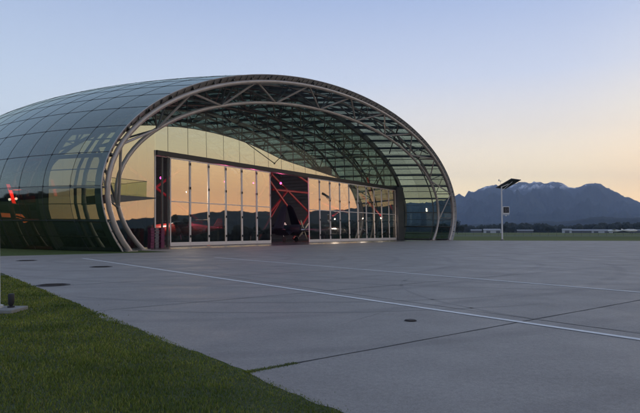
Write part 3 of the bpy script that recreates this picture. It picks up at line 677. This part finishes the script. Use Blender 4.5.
# ------------------------------------------------------------------ lawn
def lawn():
    nx = 430000
    # sample in (t, v): density falls with distance from the camera
    X = []; need = nx
    cand = 2600000
    t = rng.uniform(-24, 6, cand); v = VEDGE - np.abs(rng.uniform(0, 1, cand))**1.0*24 + rng.normal(0, .022, cand)+np.where(rng.uniform(0,1,cand) < .03, rng.exponential(.07, cand), 0)
    x = td.x*t+ve.x*v; y = td.y*t+ve.y*v
    d = np.hypot(x, y); keep = (y > 2.2) & (x > -.64*y-1.5) & (x < .64*y+1) & (rng.uniform(0, 1, cand) < np.minimum(1, (6.5/np.maximum(d, 1))**1.6))
    x, y, d = x[keep][:nx], y[keep][:nx], d[keep][:nx]
    # blades growing in the first paving joint and the worn edge
    k = 2600; tt = rng.uniform(0, 1, k)**2.2; jt = -5.75 + rng.normal(0, .03, k); jv = VEDGE + tt*.75
    x = np.concatenate([x, td.x*jt+ve.x*jv]); y = np.concatenate([y, td.y*jt+ve.y*jv]); d = np.concatenate([d, np.full(k, 6.7)])
    n = len(x); hgt = rng.uniform(.014, .038, n)*(1+.35*np.sin(x*1.3+y*.8)); hgt[-k:] *= .8; cl = np.sin(x*5.1+np.sin(y*3.3)*2)*np.sin(y*4.7+np.sin(x*2.1)*2); hgt *= 1+.35*np.clip(cl, -.6, 1)
    w = rng.uniform(.0022, .0042, n)*np.maximum(1, d/6.0); ang = rng.uniform(0, 2*math.pi, n); la = rng.uniform(0, 2*math.pi, n); lean = rng.uniform(.1, .9, n)*hgt
    dx, dy = np.cos(ang)*w, np.sin(ang)*w; lx, ly = np.cos(la)*lean, np.sin(la)*lean
    V = np.empty((n, 5, 3)); z0 = np.zeros(n)
    V[:,0] = np.stack([x-dx, y-dy, z0], 1); V[:,1] = np.stack([x+dx, y+dy, z0], 1)
    V[:,2] = np.stack([x+dx*.8+lx*.4, y+dy*.8+ly*.4, hgt*.6], 1); V[:,3] = np.stack([x-dx*.8+lx*.4, y-dy*.8+ly*.4, hgt*.6], 1); V[:,4] = np.stack([x+lx, y+ly, hgt], 1)
    b = (np.arange(n)*5)[:,None]
    T = np.concatenate([b+np.array([[0,1,2]]), b+np.array([[0,2,3]]), b+np.array([[3,2,4]])], 0)
    return np_mesh('lawn', V.reshape(-1, 3), T, M['blade'])
lw = lawn(); tag(lw, 'short green lawn along the edge of the paving', 'grass', kind='stuff')
sl = MB(); sl.add([P3(tv(-43.3, VEDGE-.0), .002), P3(tv(30, VEDGE-.0), .002), P3(tv(30, -60), .002), P3(tv(-43.3, -60), .002)], [(0,1,2,3)]); tag(sl.build('lawn_ground', M['soil']), kind='structure')
# pale dry verge where the airfield grass meets the paving
vg = MB(); a = Vector((25.9, 100.95, 0)); b = Vector((57.3, 96.95, 0)); c = Vector((420, 60.1, 0))
M['verge'] = pbr('dry_grass_verge', (.20,.19,.10), .95, 0, .5, .8)
vg.add([P3(a, .003), P3(b, .003), P3(c, .003), P3(c+Vector((0,5,0)), .003), P3(b+Vector((.5,3.2,0)), .003), P3(a+Vector((.5,2.4,0)), .003)], [(0,1,4,5),(1,2,3,4)]); tag(vg.build('verge', M['verge']), kind='structure')
bands = MB(); M['band'] = pbr('longer_airfield_grass', (.045,.075,.022), .95, 0, .5, .1)
bands.add([(-200,190,.003),(600,170,.003),(700,250,.003),(-200,290,.003)], [(0,1,2,3)]); tag(bands.build('long_grass_band', M['band']), kind='structure')

# ------------------------------------------------------------------ lamp mast with solar panel
def solar_lamp():
    root = empty('solar_lamp', (34.5, 102.4, 0), 0, 'tall white pole with a tilted dark solar panel and a small framed display', 'solar lamp')
    MB().tube([(0,0,0),(0,0,.25)], .32, 16).build('foot', M['concrete'], root)
    MB().tube([(0,0,.25),(0,0,4),(0,0,10.2)], [.155,.14,.11], 14).build('pole', M['white'], root, True)
    c = Vector((1.25, -.2, 10.75)); a = Vector((1.02,.35,-.08)); b = Vector((1.28,-.62,.80))
    pts = [c-a-b, c+a-b, c+a+b, c-a+b]; nn = a.cross(b).normalized()
    p = MB(); p.prism(pts, .09, -nn).build('solar_panel', M['solar'], root)
    fr = MB()
    for i in range(4): fr.tube([pts[i]+nn*.02, pts[(i+1)%4]+nn*.02], .05, 6)
    fr.build('panel_frame', M['greyplastic'], root)
    MB().tube([(0,0,10.15), c+nn*.05], .09, 8).build('panel_arm', M['white'], root); MB().tube([(0,0,9.4), c+nn*.05+b*.5], .05, 6).build('panel_brace', M['white'], root)
    s = MB().tube([(0,0,10.2),(-.22,0,11.3)], .035, 6).build('sensor_mast', M['white'], root); MB().tube([(-.5,0,11.3),(.05,0,11.3)], .05, 6).build('sensor_arm', M['white'], s)
    MB().tube([(-.45,0,11.3),(-.45,0,11.62)], .11, 8).build('sensor_cup', M['white'], s)
    x0, z0 = .16, 4.95
    d = MB().box(x0, x0+1.25, -.14, .14, z0, z0+1.5).build('display_box', M['white'], root, bevel=.02)
    MB().box(x0+.1, x0+1.15, -.165, -.142, z0+.28, z0+1.38).build('screen', M['black'], d)
    g = MB()
    for k in range(2):
        gx = x0+.34+k*.36
        g.box(gx, gx+.2, -.175, -.1655, z0+1.05, z0+1.12); g.box(gx, gx+.2, -.175, -.1655, z0+.78, z0+.85); g.box(gx+.0, gx+.06, -.175, -.1655, z0+.54, z0+.78) if k else g.box(gx+.14, gx+.2, -.175, -.1655, z0+.54, z0+.78)
        g.box(gx, gx+.2, -.175, -.1655, z0+.47, z0+.54); g.box(gx+.14, gx+.2, -.175, -.1655, z0+.85, z0+1.05)
    g.build('screen_marks', M['greyplastic'], d)
    MB().tube([(0,0,z0-.12),(x0+1.2,0,z0-.12)], .05, 6).build('display_arm', M['white'], root); MB().box(x0+.5,x0+.75,-.1,.1,z0-.35,z0-.17).build('lamp_head', M['white'], root)
solar_lamp()
# ------------------------------------------------------------------ white mast at the left edge
mr_ = empty('white_mast', (-6.885, 11.5, 0), 0, 'white metal mast on a concrete pad at the far left of the lawn', 'mast')
MB().box(-.35,.55,-.32,.32,0,.09).build('concrete_pad', M['concrete'], mr_, bevel=.02)
MB().tube([(0,0,.09),(0,0,.14)], .17, 20).build('base_flange', M['mast'], mr_, True)
MB().tube([(0,0,.14),(-.035,0,1.4),(-.30,0,9)], [.115,.105,.05], 20).build('pole', M['mast'], mr_, True)
sp = empty('spotlight', (-6.56, 11.55, .09), 0, 'small black spotlight standing on the concrete pad beside the white mast', 'spotlight')
MB().tube([(0,0,0),(0,0,.03)], .07, 12).build('bracket', M['black'], sp); MB().tube([(0,0,.03),(0,0,.08),(0,0,.27),(0,0,.29)], [.03,.06,.065,.05], 14).build('spotlight_head', M['black'], sp, True)

# ------------------------------------------------------------------ airfield fence, far sheds, parked aircraft, trees
fe = empty('airfield_fence', (27, 205, 0), R(-1.5), 'long low wire fence running across the airfield grass', 'fence')
def fx(i): return i*3.1
wr = MB()
for z in (.5, 1.1, 1.7): wr.tube([(0,0,z),(fx(59),0,z)], .012, 4)
wr.build('wires', M['silver'], fe)
post0 = None
for i in range(60):
    if post0 is None: post0 = MB().tube([(0,0,0),(0,0,1.85)], .035, 6).build('post', M['silver'], fe)
    else: 
        p = post0.copy(); C.objects.link(p); p.parent = fe; p.location = (fx(i), 0, 0)
def shed(px, dist, w, d, h, hr, label, m=None, rz=0):
    p = polar(px, dist); root = empty('shed', p, -math.atan((px-320)/F)+R(rz), label, 'building', 'pale sheds across the airfield')
    MB().box(-w/2, w/2, 0, d, 0, h).build('wall', m or M['farwall'], root)
    MB().prism([(-w/2-.4,-.4,h),(-w/2-.4,d/2,h+hr),(-w/2-.4,d+.4,h)], w+.8, (1,0,0)).build('roof', M['farroof'], root)
    n = max(1, int(w//9))
    for i in range(n):
        x = -w/2 + w*(i+.5)/n; MB().box(x-2.2, x+2.2, -.08, -.003, 0, h*.72).build('door', M['fargrey'], root)
shed(493, 640, 21, 14, 3.4, 1.4, 'white shed just left of the solar lamp pole')
shed(567, 660, 9, 10, 3.6, 1.2, 'small white shed, first of the row on the right', rz=5)
shed(580, 680, 23, 14, 2.6, 1.5, 'long low pale shed beside the small white one', M['fargrey'])
shed(601, 700, 22, 14, 2.9, 1.3, 'long white shed at the centre of the right row', rz=-4)
shed(636, 740, 16, 12, 3.0, 1.0, 'dull grey shed at the right edge', M['fargrey'])
shed(525, 760, 20, 14, 3.0, 1.0, 'dull low shed between the solar lamp and the white row', M['fargrey'])
shed(476, 760, 14, 14, 3.2, 1.2, 'dull low shed nearest to the hangar, left of the white one', M['fargrey'])
plane('airliner', polar(615, 560), R(160), M['white'], M['white'], 'small white aircraft parked beside the long white shed', 13, 1.1, 13, 2.3, True, True)
plane('airliner', polar(629, 540), R(15), M['white'], M['white'], 'white aircraft with a tall tail parked at the right of the sheds', 17, 1.2, 15, 2.6, False, False)

ico = bmesh.new(); bmesh.ops.create_icosphere(ico, subdivisions=2, radius=1); IV = np.array([v.co[:] for v in ico.verts]); IF = np.array([[v.index for v in f.verts] for f in ico.faces]); ico.free()
def wood(name, samples, m):
    """samples: list of (x, y, z, radius, height) crowns, each a ragged clump of leafy faces"""
    Vs = []; Fs = []; b = 0
    for (x, y, z, r, h) in samples:
        for k in range(5):
            a = rng.uniform(0, 6.28); rr = r*rng.uniform(.35, .65); q = rng.uniform(.35, .85)
            c = np.array([x+math.cos(a)*r*.5*(1.1-q), y+math.sin(a)*r*.5*(1.1-q), z+h*q])
            V = IV*(1+rng.uniform(-.32, .32, (len(IV), 1)))*np.array([rr, rr, rr*1.15]) + c
            Vs.append(V); Fs.append(IF+b); b += len(V)
        V = IV*np.array([r*.6, r*.6, h*.45])*(1+rng.uniform(-.25, .25, (len(IV), 1))) + np.array([x, y, z+h*.4]); Vs.append(V); Fs.append(IF+b); b += len(V)
    return np_mesh(name, np.concatenate(Vs), np.concatenate(Fs), m)
cr = []
for i in range(520):   # the wood across the airfield, in view
    a = R(rng.uniform(12, 42)); d = rng.uniform(900, 1150); hh = rng.uniform(7, 13)*(1+.25*math.sin(a*40)); cr.append((math.sin(a)*d, math.cos(a)*d, 0, rng.uniform(5, 9), hh))
tag(wood('distant_wood', cr, M['wood_far']), 'dark belt of trees at the foot of the hills', 'wood', kind='stuff')
cr = []
for i in range(900):   # the wood to the right and behind, which the glass mirrors
    az = rng.uniform(43, 118); a = R(az); d = rng.uniform(300, 380)
    hh = 13+2.0*math.sin(az*.9)+1.5*math.sin(az*2.3)+rng.uniform(-3, 1.5)
    if 69.5 < az < 74.5: hh += 9*math.sin((az-69.5)/5*math.pi)**.5
    cr.append((math.sin(a)*d, math.cos(a)*d, 0, rng.uniform(3, 5.5), hh))
for i in range(420):
    az = rng.uniform(118, 330); a = R(az); d = rng.uniform(240, 330); cr.append((math.sin(a)*d, math.cos(a)*d, 0, rng.uniform(5, 9), rng.uniform(9, 15)))
tag(wood('surrounding_wood', cr, M['wood_far']), 'dark trees around the airfield mirrored in the hangar glass', 'wood', kind='stuff')
def tree(p, h, r, label):
    root = empty('leafy_tree', p, rng.uniform(0, 6), label, 'tree', 'single trees at the edge of the airfield')
    MB().tube([(0,0,0),(.1,0,h*.3),(0,.1,h*.7)], [h*.035,h*.025,h*.01], 8).build('trunk', M['bark'], root, True)
    n = 2600; P = []; cl = [(rng.normal(0, r*.38), rng.normal(0, r*.38), h*rng.uniform(.3, .9), r*rng.uniform(.3, .5)) for _ in range(16)]
    V = np.empty((n, 4, 3))
    for i in range(n):
        c = cl[i % 16]; dv = rng.normal(0, 1, 3); dv /= np.linalg.norm(dv); q = np.array(c[:3]) + dv*c[3]*rng.uniform(.5, 1); a1 = rng.normal(0, 1, 3); a1 /= np.linalg.norm(a1); a2 = np.cross(a1, rng.normal(0, 1, 3)); a2 /= np.linalg.norm(a2); s = rng.uniform(.15, .32)
        V[i] = [q-a1*s, q+a2*s*.6, q+a1*s, q-a2*s*.6]
    o = np_mesh('crown', V.reshape(-1, 3), np.arange(n*4).reshape(n, 4), M['leaf']); o.parent = root
for (px, d, h, r, lb) in ((457, 420, 9.5, 4.5, 'dark tree right beside the right foot of the hangar'), (462, 520, 8, 4, 'lower dark tree just right of the one beside the hangar'), (504, 600, 8.5, 4, 'dark tree right behind the solar lamp pole'),
                         (511, 720, 6.5, 4, 'small dark tree between the solar lamp and the dull shed'), (548, 700, 7.0, 4.5, 'dark tree left of the row of white sheds'), (622, 640, 6.5, 4, 'dark tree between the two parked white aircraft')):
    tree(polar(px, d), h, r, lb)
# control tower that the door glass mirrors
ct = empty('control_tower', (377, 219, 0), R(30), 'airfield control tower with red and white bands beyond the right side', 'tower')
MB().box(-2.2,2.2,-2.2,2.2,0,12).build('shaft', M['fargrey'], ct)
for k in range(4): MB().box(-2.25,2.25,-2.25,2.25,12.01+k*2.2,14.2+k*2.2).build('band', M['red'] if k % 2 else M['white'], ct)
MB().tube([(0,0,20.9),(0,0,24.5)], [3.2,3.8], 8).build('cab', M['canopy'], ct); MB().tube([(0,0,24.5),(0,0,25.6)], [4.3,3.8], 8).build('cab_roof', M['black'], ct)

# ------------------------------------------------------------------ mountains
def vnoise(x, y, seed):
    r = np.random.default_rng(seed); G = r.uniform(-1, 1, (257, 257)); xi = np.floor(x).astype(int); yi = np.floor(y).astype(int); fx_ = x-xi; fy_ = y-yi
    fx_ = fx_*fx_*(3-2*fx_); fy_ = fy_*fy_*(3-2*fy_); a = G[xi%257, yi%257]; b = G[(xi+1)%257, yi%257]; c = G[xi%257, (yi+1)%257]; d = G[(xi+1)%257, (yi+1)%257]
    return (a*(1-fx_)+b*fx_)*(1-fy_)+(c*(1-fx_)+d*fx_)*fy_
def ridged(x, y, seed, oct_=6):
    s = 0; a = 1
    for k in range(oct_): s = s + a*(1-np.abs(vnoise(x, y, seed+k))*2); x = x*2.03; y = y*2.03; a *= .5
    return s
def terrain(name, prof, R0, R1, Rb, seed, amp, m, az_n=700, r_n=150, fscale=420., deg=False):
    px = np.array([p[0] for p in prof], float); py = np.array([p[1] for p in prof], float)
    az = np.linspace(math.atan((px[0]-320)/F), math.atan((px[-1]-320)/F), az_n); x = 320+F*np.tan(az)
    hz = 231.5; el = (hz-np.interp(x, px, py))/F*np.cos(az); H1 = el*R1 + EYE
    if deg:
        az = np.radians(np.linspace(px[0], px[-1], az_n)); x = np.degrees(az)*8; H1 = np.interp(np.degrees(az), px, py)
    rr = np.concatenate([np.linspace(R0, R1, r_n), np.linspace(R1, Rb, r_n//3)[1:]])
    AA, RR = np.meshgrid(az, rr, indexing='ij')
    f = np.where(RR <= R1, (RR-R0)/(R1-R0), 1-(RR-R1)/(Rb-R1)); f = np.clip(f, 0, 1)
    X = np.sin(AA)*RR; Y = np.cos(AA)*RR
    rg = ridged(X/fscale+40, Y/fscale+40, seed)
    shape = f**1.15
    nz = (rg-.6)*amp*np.sin(np.clip(f, 0, 1)*math.pi)**.7*(H1[:,None]/H1.max())
    crest = ridged(X[:, :1]*0+x[:,None]*.16, Y[:, :1]*0+3., seed+9, 5)*H1.max()*.016*f**6
    Z = H1[:,None]*shape + nz + crest - (1-f)*25
    # no point may rise above the outline traced from the far ridge
    lim = (H1[:,None]-EYE)*RR/R1*.985 + EYE
    Z = np.where((RR < R1) & (Z > lim), lim - (Z-lim)*.25, Z)
    n, k = Z.shape; V = np.stack([X, Y, Z], -1).reshape(-1, 3); i = np.arange(n-1)[:,None]*k + np.arange(k-1)[None,:]; i = i.ravel()
    o = np_mesh(name, V, np.stack([i, i+k, i+k+1, i+1], 1), m, True); tag(o, kind='structure'); return o
def mountain_mat(name, low, high, rock, snow_z=None):
    m = mat(name); nt = m.node_tree; n = nt.nodes; l = nt.links; b = n['Principled BSDF']; b.inputs['Roughness'].default_value = .95; b.inputs['Specular IOR Level'].default_value = .05
    geo = n.new('ShaderNodeNewGeometry'); sep = n.new('ShaderNodeSeparateXYZ'); l.new(geo.outputs['Position'], sep.inputs[0])
    t = n.new('ShaderNodeTexNoise'); t.inputs['Scale'].default_value = .004; t.inputs['Detail'].default_value = 10; t.inputs['Roughness'].default_value = .65; l.new(geo.outputs['Position'], t.inputs['Vector'])
    r = n.new('ShaderNodeValToRGB'); r.color_ramp.elements[0].position = .42; r.color_ramp.elements[0].color = (*low, 1); r.color_ramp.elements[1].position = .6; r.color_ramp.elements[1].color = (*high, 1); l.new(t.outputs[0], r.inputs[0])
    col = r.outputs[0]
    if snow_z:
        mr = n.new('ShaderNodeMapRange'); mr.inputs['From Min'].default_value = snow_z*.72; mr.inputs['From Max'].default_value = snow_z; l.new(sep.outputs[2], mr.inputs['Value'])
        x = n.new('ShaderNodeMixRGB'); l.new(mr.outputs[0], x.inputs[0]); l.new(col, x.inputs[1]); x.inputs[2].default_value = (*rock, 1); col = x.outputs[0]
        t2 = n.new('ShaderNodeTexNoise'); t2.inputs['Scale'].default_value = .0045; t2.inputs['Detail'].default_value = 8; t2.inputs['Roughness'].default_value = .7; l.new(geo.outputs['Position'], t2.inputs['Vector'])
        m2 = n.new('ShaderNodeMapRange'); m2.inputs['From Min'].default_value = .50; m2.inputs['From Max'].default_value = .54; l.new(t2.outputs[0], m2.inputs['Value'])
        m3 = n.new('ShaderNodeMapRange'); m3.inputs['From Min'].default_value = snow_z*.84; m3.inputs['From Max'].default_value = snow_z*.97; l.new(sep.outputs[2], m3.inputs['Value'])
        mm = n.new('ShaderNodeMath'); mm.operation = 'MULTIPLY'; l.new(m2.outputs[0], mm.inputs[0]); l.new(m3.outputs[0], mm.inputs[1])
        x = n.new('ShaderNodeMixRGB'); l.new(mm.outputs[0], x.inputs[0]); l.new(col, x.inputs[1]); x.inputs[2].default_value = (.75,.76,.80,1); col = x.outputs[0]
    l.new(col, b.inputs['Base Color']); return m
prof = [(330,205),(380,200),(420,204),(445,200),(455,196),(460,194),(465,197),(469,191),(474,192),(481,189),(490,186.5),(497,185),(503,186),(512,184.5),(520,183),(530,183),(536,181.8),(541,182.5),(546,184.5),(555,182.7),(562,183.2),(568,186),(575,188),(581,187),(587,184.7),(594,183.7),(602,184.3),(606,186.5),(612,190),(620,194),(628,197.5),(640,203),(670,212),(720,216),(800,214)]
terrain('mountains', prof, 4300, 8000, 9300, 3, 190, mountain_mat('mountain_forest_and_rock', (.016,.026,.028), (.036,.052,.050), (.085,.095,.11), 620), 900, 200)
prof2 = [(300,225),(400,223),(455,224.5),(480,224),(505,223),(530,222.5),(548,221),(560,222),(575,220.5),(590,217.5),(602,216.5),(615,217.5),(630,218),(645,217),(680,219),(760,221)]
terrain('foothills', prof2, 2300, 3600, 4200, 21, 22, mountain_mat('foothill_forest', (.010,.016,.012), (.022,.03,.02), (.1,.1,.1)), 600, 70, 160.)

terrain('hills', [(40,60),(46,100),(52,122),(58,128),(64,118),(69,120),(75,130),(80,118),(88,100),(100,125),(115,60)], 1200, 1900, 2400, 31, 14, mountain_mat('hill_forest', (.012,.018,.014), (.025,.034,.024), (.1,.1,.1)), 500, 50, 140., True)
# ------------------------------------------------------------------ evening haze
hz = MB().box(-9500, 9500, -9500, 9500, -1, 1000).build('haze', mat('evening_haze')); hm = hz.data.materials[0]; nt = hm.node_tree; nt.nodes.clear()
ou = nt.nodes.new('ShaderNodeOutputMaterial'); pv = nt.nodes.new('ShaderNodeVolumePrincipled'); pv.inputs['Color'].default_value = (.48,.66,1,1); pv.inputs['Density'].default_value = 1.1e-4; pv.inputs['Anisotropy'].default_value = .2
nt.links.new(pv.outputs[0], ou.inputs['Volume']); tag(hz, 'thin blue evening haze over the airfield', 'haze', kind='stuff')
